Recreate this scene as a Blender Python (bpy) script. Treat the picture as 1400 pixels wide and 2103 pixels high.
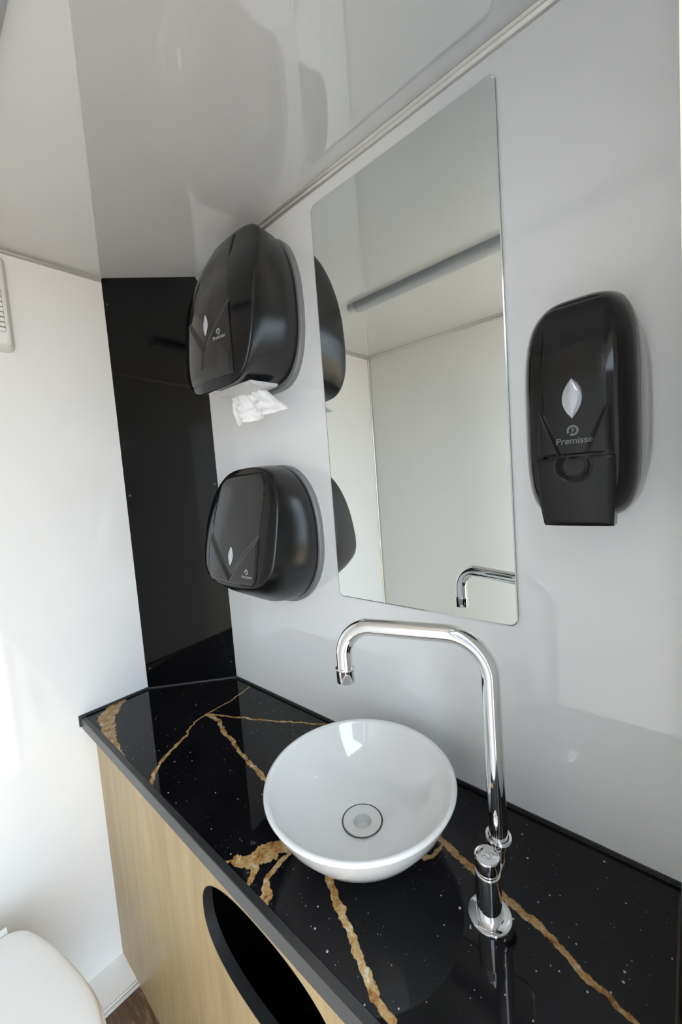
import bpy, bmesh, math, random
from mathutils import Vector, Matrix, noise

# ------------------------------------------------------------------ camera, sky, light, exposure
S = bpy.context.scene
COL = S.collection
for o in list(bpy.data.objects):
    bpy.data.objects.remove(o)

YAW, PITCH, ROLL, FPX = 0.8413, -0.0738, -0.0755, 816.06
CAM = (-0.7588, -1.4490, 1.5245)
_f = Vector((math.sin(YAW)*math.cos(PITCH), math.cos(YAW)*math.cos(PITCH), math.sin(PITCH)))
_r = Vector((math.cos(YAW), -math.sin(YAW), 0))
_u = _r.cross(_f)
_r2 = math.cos(ROLL)*_r + math.sin(ROLL)*_u
_u2 = -math.sin(ROLL)*_r + math.cos(ROLL)*_u
cd = bpy.data.cameras.new('camera')
cd.sensor_fit = 'HORIZONTAL'
cd.sensor_width = 36.0
cd.lens = FPX/1400*36.0
cd.clip_start = 0.005
cd.clip_end = 200
cam = bpy.data.objects.new('camera', cd)
COL.objects.link(cam)
M = Matrix((_r2, _u2, -_f)).transposed().to_4x4()
M.translation = Vector(CAM)
cam.matrix_world = M
S.camera = cam

# overcast sky: brighter overhead, slightly blue
W = bpy.data.worlds.new('sky')
S.world = W
W.use_nodes = True
wn = W.node_tree.nodes
wl = W.node_tree.links
bg = wn['Background']
tc = wn.new('ShaderNodeTexCoord')
sx = wn.new('ShaderNodeSeparateXYZ')
wl.new(tc.outputs['Generated'], sx.inputs[0])
cr = wn.new('ShaderNodeValToRGB')
cr.color_ramp.elements[0].position = 0.0
cr.color_ramp.elements[0].color = (0.74, 0.86, 1.0, 1)
cr.color_ramp.elements[1].position = 0.8
cr.color_ramp.elements[1].color = (0.80, 0.90, 1.0, 1)
wl.new(sx.outputs['Z'], cr.inputs[0])
wl.new(cr.outputs[0], bg.inputs['Color'])
bg.inputs['Strength'].default_value = 5.0

# sun behind the cabin, lighting the ground outside the open door
sd = bpy.data.lights.new('sun', 'SUN')
sd.energy = 11.0
sd.angle = math.radians(3)
sd.color = (1.0, 0.93, 0.80)
sun = bpy.data.objects.new('sun', sd)
COL.objects.link(sun)
sun.location = (2, 4, 6)
sun.rotation_euler = (math.radians(-32), math.radians(12), 0)

S.view_settings.view_transform = 'Standard'
S.view_settings.look = 'None'
S.view_settings.exposure = 0.50
S.view_settings.gamma = 1.0
S.view_settings.use_curve_mapping = False
try:
    S.cycles.use_denoising = True
    S.cycles.max_bounces = 16
    S.cycles.diffuse_bounces = 10
    S.cycles.glossy_bounces = 8
    S.cycles.caustics_reflective = True
    S.cycles.caustics_refractive = False
except Exception:
    pass

# ------------------------------------------------------------------ materials
def mat(name, col, rough=0.5, metal=0.0, ior=1.5, coat=0.0, coat_rough=0.03):
    m = bpy.data.materials.new(name)
    m.use_nodes = True
    b = m.node_tree.nodes['Principled BSDF']
    b.inputs['Base Color'].default_value = (*col, 1)
    b.inputs['Roughness'].default_value = rough
    b.inputs['Metallic'].default_value = metal
    b.inputs['IOR'].default_value = ior
    b.inputs['Coat Weight'].default_value = coat
    b.inputs['Coat Roughness'].default_value = coat_rough
    return m

def bsdf(m): return m.node_tree.nodes['Principled BSDF']

class NT:
    """tiny node-graph helper"""
    def __init__(self, m):
        self.t = m.node_tree; self.n = self.t.nodes; self.l = self.t.links
    def put(self, sock, v):
        if hasattr(v, 'is_output'): self.l.new(v, sock)
        elif v is not None: sock.default_value = v
    def math(self, op, a, b=None, c=None, clamp=False):
        n = self.n.new('ShaderNodeMath'); n.operation = op; n.use_clamp = clamp
        self.put(n.inputs[0], a)
        if b is not None: self.put(n.inputs[1], b)
        if c is not None: self.put(n.inputs[2], c)
        return n.outputs[0]
    def vec(self, op, a, b=None, s=None):
        n = self.n.new('ShaderNodeVectorMath'); n.operation = op
        self.put(n.inputs[0], a)
        if b is not None: self.put(n.inputs[1], b)
        if s is not None: self.put(n.inputs['Scale'], s)
        return n.outputs['Value'] if op in ('DOT_PRODUCT', 'LENGTH', 'DISTANCE') else n.outputs['Vector']
    def noise(self, v, scale, detail=2, rough=0.5, col=False):
        n = self.n.new('ShaderNodeTexNoise')
        n.inputs['Scale'].default_value = scale
        n.inputs['Detail'].default_value = detail
        n.inputs['Roughness'].default_value = rough
        self.put(n.inputs['Vector'], v)
        return n.outputs['Color'] if col else n.outputs[0]
    def ramp(self, fac, stops):
        n = self.n.new('ShaderNodeValToRGB')
        e = n.color_ramp.elements
        while len(e) < len(stops): e.new(0.5)
        for i, (p, c) in enumerate(stops):
            e[i].position = p; e[i].color = (*c, 1)
        self.put(n.inputs[0], fac)
        return n.outputs[0]
    def smooth(self, v, a, b, x=0.0, y=1.0):
        n = self.n.new('ShaderNodeMapRange'); n.interpolation_type = 'SMOOTHSTEP'
        self.put(n.inputs['Value'], v)
        n.inputs['From Min'].default_value = a; n.inputs['From Max'].default_value = b
        n.inputs['To Min'].default_value = x; n.inputs['To Max'].default_value = y
        return n.outputs[0]
    def mix(self, fac, a, b):
        n = self.n.new('ShaderNodeMix'); n.data_type = 'RGBA'
        self.put(n.inputs[0], fac); self.put(n.inputs[6], a); self.put(n.inputs[7], b)
        return n.outputs[2]
    def obj(self):
        return self.n.new('ShaderNodeTexCoord').outputs['Object']

def bump(m, strength, dist, scale, detail=3):
    g = NT(m)
    h = g.noise(g.obj(), scale, detail)
    n = g.n.new('ShaderNodeBump')
    n.inputs['Strength'].default_value = strength
    n.inputs['Distance'].default_value = dist
    g.l.new(h, n.inputs['Height'])
    g.l.new(n.outputs[0], bsdf(m).inputs['Normal'])

def panel_white(name, col, ior, rough=0.04):
    """glossy white wall panel with a few faint specks"""
    m = mat(name, col, rough, ior=ior)
    g = NT(m)
    p = g.obj()
    v = g.n.new('ShaderNodeTexVoronoi'); v.inputs['Scale'].default_value = 9.0
    g.l.new(p, v.inputs['Vector'])
    thr = g.math('MULTIPLY', g.noise(p, 2.3, 1), 0.022)
    spot = g.math('LESS_THAN', v.outputs['Distance'], g.math('SUBTRACT', thr, 0.0045))
    c = g.mix(g.math('MULTIPLY', spot, 0.35), (*col, 1), (0.25, 0.22, 0.20, 1))
    g.l.new(c, bsdf(m).inputs['Base Color'])
    return m

M_WALL = panel_white('white_gloss_panel', (0.80, 0.81, 0.82), 1.7)
M_WALLB = panel_white('white_gloss_panel_back', (0.80, 0.80, 0.79), 1.6)
M_CEIL = panel_white('ceiling_gloss_panel', (0.635, 0.64, 0.645), 2.4, 0.008)
M_BLACKPANEL = mat('black_gloss_panel', (0.002, 0.002, 0.0024), 0.03, ior=1.33)
M_TRIM = mat('aluminium_trim', (0.62, 0.61, 0.58), 0.28, 0.6)
M_WHITETRIM = mat('white_trim', (0.88, 0.88, 0.87), 0.35)
M_BEIGE = mat('beige_jamb', (0.62, 0.52, 0.40), 0.5)
M_BLACKPLASTIC = mat('black_satin_plastic', (0.006, 0.006, 0.0065), 0.26, ior=1.5)
M_BLACKGLOSS = mat('black_gloss_plastic', (0.004, 0.004, 0.0045), 0.10, ior=1.40)
M_SMOKE = mat('smoked_cover_plastic', (0.012, 0.012, 0.0135), 0.10, ior=1.5)
M_GREYPLASTIC = mat('grey_plastic', (0.22, 0.22, 0.23), 0.35)
M_GREYLIGHT = mat('light_grey_plastic', (0.70, 0.705, 0.71), 0.3)
M_SATIN = mat('satin_dark_plastic', (0.009, 0.009, 0.010), 0.2, ior=1.38)
M_MOUTH = mat('pale_grey_chute_plastic', (0.55, 0.55, 0.56), 0.3)
M_LENS = mat('clear_lens', (0.55, 0.56, 0.60), 0.12, 0.35)
M_PRINT = mat('grey_print', (0.17, 0.175, 0.185), 0.5)
M_PRINTB = mat('pale_print', (0.32, 0.33, 0.34), 0.5)
M_ETCH = mat('etched_line', (0.20, 0.20, 0.21), 0.5, 0.4)
M_CHROME = mat('chrome', (0.86, 0.86, 0.87), 0.035, 1.0)
M_CERAMIC = mat('white_ceramic', (0.70, 0.70, 0.69), 0.05, ior=1.65, coat=0.2)
M_DRAIN = mat('white_drain_plastic', (0.62, 0.62, 0.60), 0.3)
M_RING = mat('dark_seal', (0.05, 0.05, 0.055), 0.5)
M_SEAT = mat('white_toilet_plastic', (0.80, 0.80, 0.79), 0.16)
M_SEAT2 = mat('ivory_toilet_ring', (0.72, 0.69, 0.63), 0.2)
M_BLACKEDGE = mat('black_matt_edging', (0.018, 0.018, 0.019), 0.36, ior=1.6)
M_EDGEFACE = mat('grey_edge_laminate', (0.105, 0.105, 0.107), 0.4)
M_BLACKINT = mat('black_liner', (0.004, 0.004, 0.004), 0.2)
M_VENT = mat('white_vent_plastic', (0.76, 0.75, 0.73), 0.4)
M_VENTDARK = mat('vent_recess', (0.30, 0.28, 0.26), 0.6)
M_LED = mat('led_diffuser', (0.42, 0.44, 0.47), 0.3)
M_LEDCAP = mat('led_end_cap', (0.66, 0.65, 0.62), 0.35)
M_PAPER = mat('white_tissue', (0.90, 0.90, 0.90), 0.95)
bsdf(M_PAPER).inputs['Subsurface Weight'].default_value = 0.0
bump(M_PAPER, 0.25, 0.002, 220)
bump(M_BLACKPLASTIC, 0.06, 0.0004, 1400, 1)
M_MIRROR = mat('mirror_silver', (0.735, 0.765, 0.745), 0.0, 1.0)
M_MIRROREDGE = mat('mirror_glass_edge', (0.10, 0.13, 0.12), 0.12, ior=1.5)
M_MIRRORBEVEL = mat('mirror_bevel', (0.80, 0.84, 0.84), 0.15, 0.8)
M_BRASSY = mat('screw_dark', (0.10, 0.10, 0.10), 0.25, 0.8)
M_PAVING = mat('outside_paving', (0.48, 0.385, 0.28), 0.9)
M_BLOCKERLEAF = mat('grey_blocker_leaf', (0.11, 0.115, 0.125), 0.4)  # dark, so the added leaf bounces little light onto the mirror wall

def wood_light():
    m = mat('light_oak_laminate', (0.5, 0.38, 0.22), 0.42)
    g = NT(m)
    p = g.obj()
    s = g.vec('MULTIPLY', p, (1.0, 1.0, 0.055))
    wob = g.vec('SCALE', g.noise(p, 2.2, 3, col=True), s=0.05)
    s2 = g.vec('ADD', s, wob)
    a = g.noise(s2, 34, 4, 0.6)
    b = g.noise(g.vec('MULTIPLY', p, (1, 1, 0.022)), 260, 3, 0.65)
    big = g.noise(g.vec('MULTIPLY', s2, (1, 1, 1.6)), 6.5, 2)
    f = g.math('ADD', g.math('MULTIPLY', a, 0.34), g.math('ADD', g.math('MULTIPLY', b, 0.34), g.math('MULTIPLY', big, 0.34)))
    c = g.ramp(f, [(0.34, (0.40, 0.290, 0.150)), (0.52, (0.54, 0.405, 0.220)), (0.70, (0.68, 0.530, 0.305))])
    g.l.new(c, bsdf(m).inputs['Base Color'])
    return m
M_WOOD = wood_light()

def wood_floor():
    m = mat('brown_wood_vinyl', (0.12, 0.07, 0.04), 0.4)
    g = NT(m)
    p = g.obj()
    wob = g.vec('SCALE', g.noise(p, 5, 2, col=True), s=0.035)
    s = g.vec('MULTIPLY', g.vec('ADD', p, wob), (1.0, 0.10, 1.0))
    a = g.noise(s, 95, 5, 0.65)
    b = g.noise(s, 24, 2)
    f = g.math('ADD', g.math('MULTIPLY', a, 0.6), g.math('MULTIPLY', b, 0.4))
    c = g.ramp(f, [(0.36, (0.050, 0.026, 0.012)), (0.52, (0.115, 0.062, 0.030)), (0.66, (0.26, 0.175, 0.105))])
    g.l.new(c, bsdf(m).inputs['Base Color'])
    return m
M_FLOOR = wood_floor()

# black marble: gold veins follow polylines given in metres on the worktop (x, y)
VEINS = [  # points, half width start/end (m), wobble
    ([(-.014, -.300), (-.096, -.325), (-.191, -.330)], .0022, .0030),
    ([(-.191, -.330), (-.221, -.335), (-.268, -.358), (-.282, -.375), (-.337, -.404), (-.378, -.432), (-.406, -.458), (-.428, -.492)], .0028, .0052),
    ([(-.191, -.330), (-.187, -.393), (-.208, -.444), (-.220, -.518), (-.236, -.577), (-.244, -.640), (-.252, -.700)], .0062, .0048),
    ([(-.186, -.337), (-.151, -.415), (-.094, -.528), (-.020, -.665)], .0035, .0030),
    ([(-.330, -.004), (-.385, -.070)], .020, .027),
    ([(-.385, -.070), (-.410, -.160), (-.424, -.255), (-.427, -.320)], .025, .004),
    ([(-.147, -1.065), (-.155, -1.105), (-.166, -1.152), (-.185, -1.220), (-.191, -1.269), (-.203, -1.304), (-.219, -1.342), (-.230, -1.375), (-.236, -1.40), (-.250, -1.45)], .0070, .0040),
    ([(-.305, -.925), (-.320, -.957), (-.351, -1.011), (-.371, -1.054), (-.393, -1.100), (-.406, -1.130), (-.416, -1.165)], .0072, .0052),
    ([(-.290, -.900), (-.318, -.880), (-.361, -.854)], .006, .017),
    ([(-.361, -.854), (-.396, -.840), (-.410, -.816)], .021, .010),
    ([(-.410, -.816), (-.430, -.800)], .004, .001),
    ([(-.385, -.846), (-.402, -.857), (-.413, -.865), (-.432, -.874)], .008, .004),
    ([(-.315, -.893), (-.336, -.886), (-.375, -.885), (-.398, -.891)], .003, .006),
    ([(-.398, -.891), (-.417, -.914), (-.432, -.920)], .006, .012),
    ([(-.160, -1.098), (-.188, -1.093), (-.203, -1.082)], .003, .005),
]
CT_ORG = (-0.2176, -0.715, 0.818)
def marble():
    m = mat('black_gold_marble', (0.004, 0.004, 0.005), 0.04, ior=1.34)
    g = NT(m)
    p0 = g.vec('ADD', g.obj(), CT_ORG)
    p0 = g.vec('MULTIPLY', p0, (1, 1, 0))
    w1 = g.vec('SCALE', g.vec('SUBTRACT', g.noise(p0, 26, 3, 0.6, col=True), (0.5, 0.5, 0.5)), s=0.020)
    w2 = g.vec('SCALE', g.vec('SUBTRACT', g.noise(p0, 120, 2, 0.6, col=True), (0.5, 0.5, 0.5)), s=0.006)
    p = g.vec('MULTIPLY', g.vec('ADD', p0, g.vec('ADD', w1, w2)), (1, 1, 0))
    wn_ = g.math('MULTIPLY_ADD', g.noise(p0, 75, 2), 1.1, 0.45)
    tot = None
    for pts, h0, h1 in VEINS:
        L = [0.0]
        for a, b in zip(pts, pts[1:]): L.append(L[-1] + math.dist(a, b))
        for i, (a, b) in enumerate(zip(pts, pts[1:])):
            r0 = h0 + (h1-h0)*L[i]/L[-1]; r1 = h0 + (h1-h0)*L[i+1]/L[-1]
            ba = (b[0]-a[0], b[1]-a[1], 0)
            l2 = ba[0]**2 + ba[1]**2
            pa = g.vec('SUBTRACT', p, (a[0], a[1], 0))
            t = g.math('MULTIPLY', g.vec('DOT_PRODUCT', pa, ba), 1/l2, clamp=True)
            d = g.vec('LENGTH', g.vec('SUBTRACT', pa, g.vec('SCALE', ba, s=t)))
            rad = g.math('MULTIPLY', g.math('MULTIPLY_ADD', t, r1-r0, r0), wn_)
            e = g.math('SUBTRACT', d, rad)
            tot = e if tot is None else g.math('MINIMUM', tot, e)
    mask = g.smooth(tot, -0.0008, 0.0008, 1.0, 0.0)
    cn = g.math('ADD', g.math('MULTIPLY', g.noise(p0, 42, 3, 0.6), 0.6), g.math('MULTIPLY', g.noise(p0, 190, 3, 0.7), 0.4))
    vc = g.ramp(cn, [(0.38, (0.19, 0.075, 0.018)), (0.47, (0.35, 0.20, 0.070)), (0.56, (0.43, 0.31, 0.15)), (0.66, (0.60, 0.53, 0.43))])
    # white flecks
    v = g.n.new('ShaderNodeTexVoronoi'); v.inputs['Scale'].default_value = 88.0
    g.l.new(p0, v.inputs['Vector'])
    dens = g.noise(p0, 7.0, 2)
    rr = g.math('MULTIPLY', g.math('SUBTRACT', v.outputs['Color'], 0.50), 0.30)
    rr = g.math('MULTIPLY', rr, g.smooth(dens, 0.36, 0.62, 0.55, 1.6))
    fl = g.smooth(g.math('SUBTRACT', v.outputs['Distance'], rr), -0.02, 0.02, 1.0, 0.0)
    v2 = g.n.new('ShaderNodeTexVoronoi'); v2.inputs['Scale'].default_value = 210.0
    g.l.new(p0, v2.inputs['Vector'])
    fl2 = g.math('LESS_THAN', v2.outputs['Distance'], g.math('MULTIPLY', g.math('SUBTRACT', v2.outputs['Color'], 0.70), 0.9))
    fl2 = g.math('MULTIPLY', fl2, 0.35)
    # grey clouds near the gold patch
    cl = g.math('MULTIPLY', g.smooth(g.noise(p, 60, 4, 0.7), 0.60, 0.70), g.smooth(g.vec('DISTANCE', p, (-.395, -.852, 0)), 0.025, 0.065, 0.55, 0.0))
    base = g.ramp(g.noise(p0, 5, 3), [(0.4, (0.0035, 0.0035, 0.004)), (0.7, (0.008, 0.0075, 0.010))])
    c = g.mix(g.math('MAXIMUM', fl, fl2), base, (0.42, 0.40, 0.40, 1))
    c = g.mix(cl, c, (0.45, 0.45, 0.46, 1))
    c = g.mix(mask, c, vc)
    g.l.new(c, bsdf(m).inputs['Base Color'])
    return m
M_MARBLE = marble()

# ------------------------------------------------------------------ builders
def link(name, me, parent=None, mats=(), smooth=None, label=None):
    for m in mats: me.materials.append(m)
    if smooth is not None:
        me.shade_smooth()
        me.set_sharp_from_angle(angle=math.radians(smooth))
    o = bpy.data.objects.new(name, me)
    COL.objects.link(o)
    if parent is not None:
        r = parent; off = Vector((0, 0, 0))
        while r is not None:
            off += r.location; r = r.parent
        me.transform(Matrix.Translation(-off))
        o.parent = parent
    if label: o['label'] = label
    return o

def setorigin(o, loc):
    o.data.transform(Matrix.Translation(-Vector(loc)))
    o.location = loc

def thing(name, label, cat, loc):
    o = bpy.data.objects.new(name, None)
    COL.objects.link(o)
    o.location = loc
    o.empty_display_size = 0.05
    o['label'] = label; o['category'] = cat
    return o

def tag(o, label, cat, loc=None):
    o['label'] = label; o['category'] = cat
    if loc: setorigin(o, loc)
    return o

def bm_mesh(bm, name='mesh'):
    me = bpy.data.meshes.new(name)
    bmesh.ops.recalc_face_normals(bm, faces=bm.faces)
    bm.to_mesh(me); bm.free()
    return me

def box_bm(a, b, bev=0.0, seg=2, bm=None):
    own = bm is None
    t = bmesh.new()
    bmesh.ops.create_cube(t, size=1)
    for v in t.verts:
        v.co = Vector([(a[i]+b[i])/2 + v.co[i]*(b[i]-a[i]) for i in range(3)])
    if bev > 0:
        bmesh.ops.bevel(t, geom=list(t.edges), offset=bev, segments=seg, profile=0.6, affect='EDGES')
    if own: return t
    tmp = bpy.data.meshes.new('tmp'); t.to_mesh(tmp); t.free()
    bm.from_mesh(tmp); bpy.data.meshes.remove(tmp)
    return bm

def box(name, a, b, m, parent=None, bev=0.0, seg=2, label=None):
    return link(name, bm_mesh(box_bm(a, b, bev, seg)), parent, [m], 35 if bev else None, label)

def struct(o, label=None):
    o['kind'] = 'structure'
    if label: o['label'] = label
    return o

def prism(name, pts, axis, lo, hi, m, parent=None, smooth=None, bev=0.0, label=None):
    """polygon pts in the two other axes (cyclic order), extruded along axis"""
    bm = bmesh.new()
    def P(q, w):
        c = list(q); c.insert(axis, w); return Vector(c)
    A = [bm.verts.new(P(q, lo)) for q in pts]
    B = [bm.verts.new(P(q, hi)) for q in pts]
    n = len(pts)
    bm.faces.new(A); bm.faces.new(B[::-1])
    for i in range(n):
        bm.faces.new((A[i], A[(i+1) % n], B[(i+1) % n], B[i]))
    if bev:
        bmesh.ops.bevel(bm, geom=list(bm.edges), offset=bev, segments=2, profile=0.6, affect='EDGES')
    return link(name, bm_mesh(bm), parent, [m], smooth, label)

def lathe(name, prof, c, m, parent=None, seg=96, smooth=40, label=None, closed=False):
    """prof: (radius, z) list, spun about the vertical axis through c"""
    bm = bmesh.new()
    rings = []
    for r, z in prof:
        if r < 1e-6:
            rings.append([bm.verts.new((c[0], c[1], c[2]+z))])
        else:
            rings.append([bm.verts.new((c[0]+r*math.cos(2*math.pi*i/seg), c[1]+r*math.sin(2*math.pi*i/seg), c[2]+z)) for i in range(seg)])
    pairs = list(zip(rings, rings[1:]))
    if closed: pairs.append((rings[-1], rings[0]))
    for a, b in pairs:
        for i in range(seg):
            j = (i+1) % seg
            if len(a) == 1 and len(b) == 1: continue
            if len(a) == 1: bm.faces.new((a[0], b[j], b[i]))
            elif len(b) == 1: bm.faces.new((a[i], a[j], b[0]))
            else: bm.faces.new((a[i], a[j], b[j], b[i]))
    return link(name, bm_mesh(bm), parent, [m], smooth, label)

def tube_bm(pts, rads, seg=40, cap=True):
    bm = bmesh.new()
    pts = [Vector(p) for p in pts]
    n = len(pts)
    if not isinstance(rads, (list, tuple)): rads = [rads]*n
    T = []
    for i in range(n):
        a = pts[max(0, i-1)]; b = pts[min(n-1, i+1)]
        T.append((b-a).normalized())
    up = Vector((0, 0, 1)) if abs(T[0].z) < 0.9 else Vector((1, 0, 0))
    N = (up - T[0]*up.dot(T[0])).normalized()
    rings = []
    for i in range(n):
        if i > 0:
            q = T[i-1].rotation_difference(T[i])
            N = q @ N
            N = (N - T[i]*N.dot(T[i])).normalized()
        Bn = T[i].cross(N)
        rings.append([bm.verts.new(pts[i] + rads[i]*(math.cos(2*math.pi*k/seg)*N + math.sin(2*math.pi*k/seg)*Bn)) for k in range(seg)])
    for a, b in zip(rings, rings[1:]):
        for k in range(seg):
            bm.faces.new((a[k], a[(k+1) % seg], b[(k+1) % seg], b[k]))
    if cap:
        bm.faces.new(rings[0][::-1]); bm.faces.new(rings[-1])
    return bm

def interp(tab, x):
    """smooth (monotone cosine) interpolation in a sorted table"""
    if x <= tab[0][0]: return tab[0][1]
    if x >= tab[-1][0]: return tab[-1][1]
    n = len(tab)
    for i in range(n-1):
        x0, y0 = tab[i]; x1, y1 = tab[i+1]
        if x <= x1:
            def slope(k):
                if k == 0: return (tab[1][1]-tab[0][1])/(tab[1][0]-tab[0][0])
                if k == n-1: return (tab[-1][1]-tab[-2][1])/(tab[-1][0]-tab[-2][0])
                return (tab[k+1][1]-tab[k-1][1])/(tab[k+1][0]-tab[k-1][0])
            h = x1-x0; t = (x-x0)/h
            m0 = slope(i)*h; m1 = slope(i+1)*h
            return (2*t**3-3*t**2+1)*y0 + (t**3-2*t**2+t)*m0 + (-2*t**3+3*t**2)*y1 + (t**3-t**2)*m1

# ------------------------------------------------------------------ room shell
H = 2.25          # ceiling height
XL = -1.215       # opposite wall
YF = -1.4444       # inner face of the door wall
PA = (-0.2293, 0.0); PB = (0.0, -0.205)     # black corner panel from the back wall to the mirror wall

def origin_mid(o):
    vs = [Vector(c) for c in o.bound_box]
    c = sum(vs, Vector())/8
    setorigin(o, (c.x, c.y, min(v.z for v in vs)))
    return o

struct(origin_mid(box('wall_right', (0, YF-0.06, -0.05), (0.05, 0.05, H+0.05), M_WALL)), 'glossy white panel wall that carries the mirror and dispensers')
struct(origin_mid(box('wall_back', (XL-0.05, 0, -0.05), (0.0, 0.05, H+0.05), M_WALLB)), 'glossy white panel wall beside the black corner panel')
struct(origin_mid(box('wall_left', (XL-0.05, YF-0.06, -0.05), (XL, 0.0, H+0.05), M_WALLB)), 'glossy white wall seen in the mirror')
struct(origin_mid(box('ceiling', (XL-0.05, YF-0.06, H), (0.05, 0.05, H+0.05), M_CEIL)), 'glossy pale grey ceiling panel')
struct(origin_mid(box('floor', (XL-0.05, YF-0.06, -0.05), (0.05, 0.0, 0.0), M_FLOOR)), 'dark brown wood-grain vinyl floor')
# door wall with the open doorway around the camera
DX0, DX1, DZ = -1.13, -0.432, 2.12
fw_ = bmesh.new()
box_bm((XL, YF-0.06, 0), (DX0, YF, H), bm=fw_)
box_bm((DX1+0.025, YF-0.06, 0), (0.0, YF-0.0002, H), bm=fw_)
box_bm((DX0, YF-0.06, DZ), (DX1, YF, H), bm=fw_)
struct(origin_mid(link('wall_front', bm_mesh(fw_), None, [M_WALLB])), 'wall with the open doorway')
jm = box('trim_1', (DX1, YF-0.065, 0.0), (DX1+0.0249, YF, DZ), M_BEIGE)
struct(origin_mid(jm), 'beige frame post of the doorway at the right edge')

# unseen door leaf, added on the left jamb to shade the mirror wall
dl = thing('added_blocker_leaf', 'unseen grey door leaf added outside the doorway to block light', 'door', (DX0, YF-0.07, 0.02))
a_ = math.radians(-108)
dm = Matrix.Translation((DX0, YF-0.07, 0)) @ Matrix.Rotation(a_, 4, 'Z')
for nm, lo_, hi_, mm in (('leaf', (0.0, -0.04, 0.02), (0.69, 0.0, 2.1), M_BLOCKERLEAF), ('lever_handle', (0.58, 0.0, 1.00), (0.66, 0.035, 1.02), M_CHROME)):
    b_ = box_bm(lo_, hi_, 0.004)
    b_.transform(dm)
    link(nm, bm_mesh(b_), dl, [mm], 35)

# black corner panel with its screws
pn = (Vector((PB[0]-PA[0], PB[1]-PA[1], 0))).normalized()
pt = Vector((pn.y, -pn.x, 0))
if pt.dot(Vector((-1, -1, 0))) < 0: pt = -pt
bm = bmesh.new()
q = [Vector((*PA, 0)), Vector((*PB, 0)), Vector((0.0, 0.0, 0))]
lo = [bm.verts.new(v + Vector((0, 0, 0.0))) for v in q]
hi = [bm.verts.new(v + Vector((0, 0, H))) for v in q]
bm.faces.new(lo); bm.faces.new(hi[::-1])
for i in range(3):
    bm.faces.new((lo[i], lo[(i+1) % 3], hi[(i+1) % 3], hi[i]))
wc = link('wall_corner', bm_mesh(bm), None, [M_BLACKPANEL])
struct(origin_mid(wc), 'glossy black panel across the corner')
plen = math.dist(PA, PB)
for s, z in [(0.037, 2.166), (0.042, 1.534), (0.044, 0.922), (0.966, 1.553), (0.955, 0.911), (0.964, 2.17)]:
    c = Vector((PA[0], PA[1], z)) + pn*(s*plen)
    bm = tube_bm([c, c+pt*0.0012, c+pt*0.0028, c+pt*0.0034], [0.0048, 0.0048, 0.0036, 0.0016], 20)
    link('screw', bm_mesh(bm), wc, [M_BRASSY], 30)

# ceiling and corner trims: small two-ribbed profile
def cove(name, x0, x1, along, side, label):
    # profile in (out from wall, down from ceiling)
    pr = [(0, 0), (0.012, 0), (0.013, -0.003), (0.010, -0.006), (0.0085, -0.007), (0.009, -0.0085), (0.006, -0.013), (0.003, -0.015), (0, -0.015)]
    if along == 'y':   # runs along y on wall x=side[0], direction side[1]
        pts = [(side[0]+side[1]*a, H+b) for a, b in pr]
        o = prism(name, pts, 1, x0, x1, M_TRIM, smooth=50)     # (x,z) extruded along y
    else:
        pts = [(side[0]+side[1]*a, H+b) for a, b in pr]
        o = prism(name, pts, 0, x0, x1, M_TRIM, smooth=50)     # (y,z) extruded along x
    return struct(origin_mid(o), label)
cove('trim_2', YF, PB[1]-0.002, 'y', (0.0, -1), 'grey profile strip where the mirror wall meets the ceiling')
cove('trim_3', XL+0.014, PA[0]-0.002, 'x', (0.0, -1), 'grey profile strip where the back wall meets the ceiling')
cove('trim_4', YF, -0.014, 'y', (XL, 1), 'grey profile strip above the opposite wall')
o = prism('trim_5', [(XL, 0), (XL+0.010, 0), (XL+0.010, -0.004), (XL+0.006, -0.006), (XL+0.004, -0.010), (XL, -0.010)], 2, 0.008, H-0.016, M_TRIM, smooth=50)
struct(origin_mid(o), 'vertical profile strip in the far corner')
# white ledge at floor level along the back wall and its edge strips
LY = -0.1195
struct(origin_mid(box('trim_6', (XL, LY, 0.0), (-0.39, 0.0, 0.006), M_WHITETRIM)), 'white ledge sheet at floor level along the back wall')
o = prism('trim_7', [(LY, 0.0), (LY, 0.008), (LY-0.004, 0.0085), (LY-0.006, 0.0065), (LY-0.008, 0.0085), (LY-0.014, 0.0080), (LY-0.017, 0.0)], 0, XL, -0.39, M_TRIM, smooth=20)
struct(origin_mid(o), 'pale metal edge strip between ledge and brown floor')

# outside ground
gm = box('ground', (-9, -16, -0.75), (9, YF-0.5, -0.70), M_PAVING)
struct(origin_mid(gm), 'sunlit paving outside the door')

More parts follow.
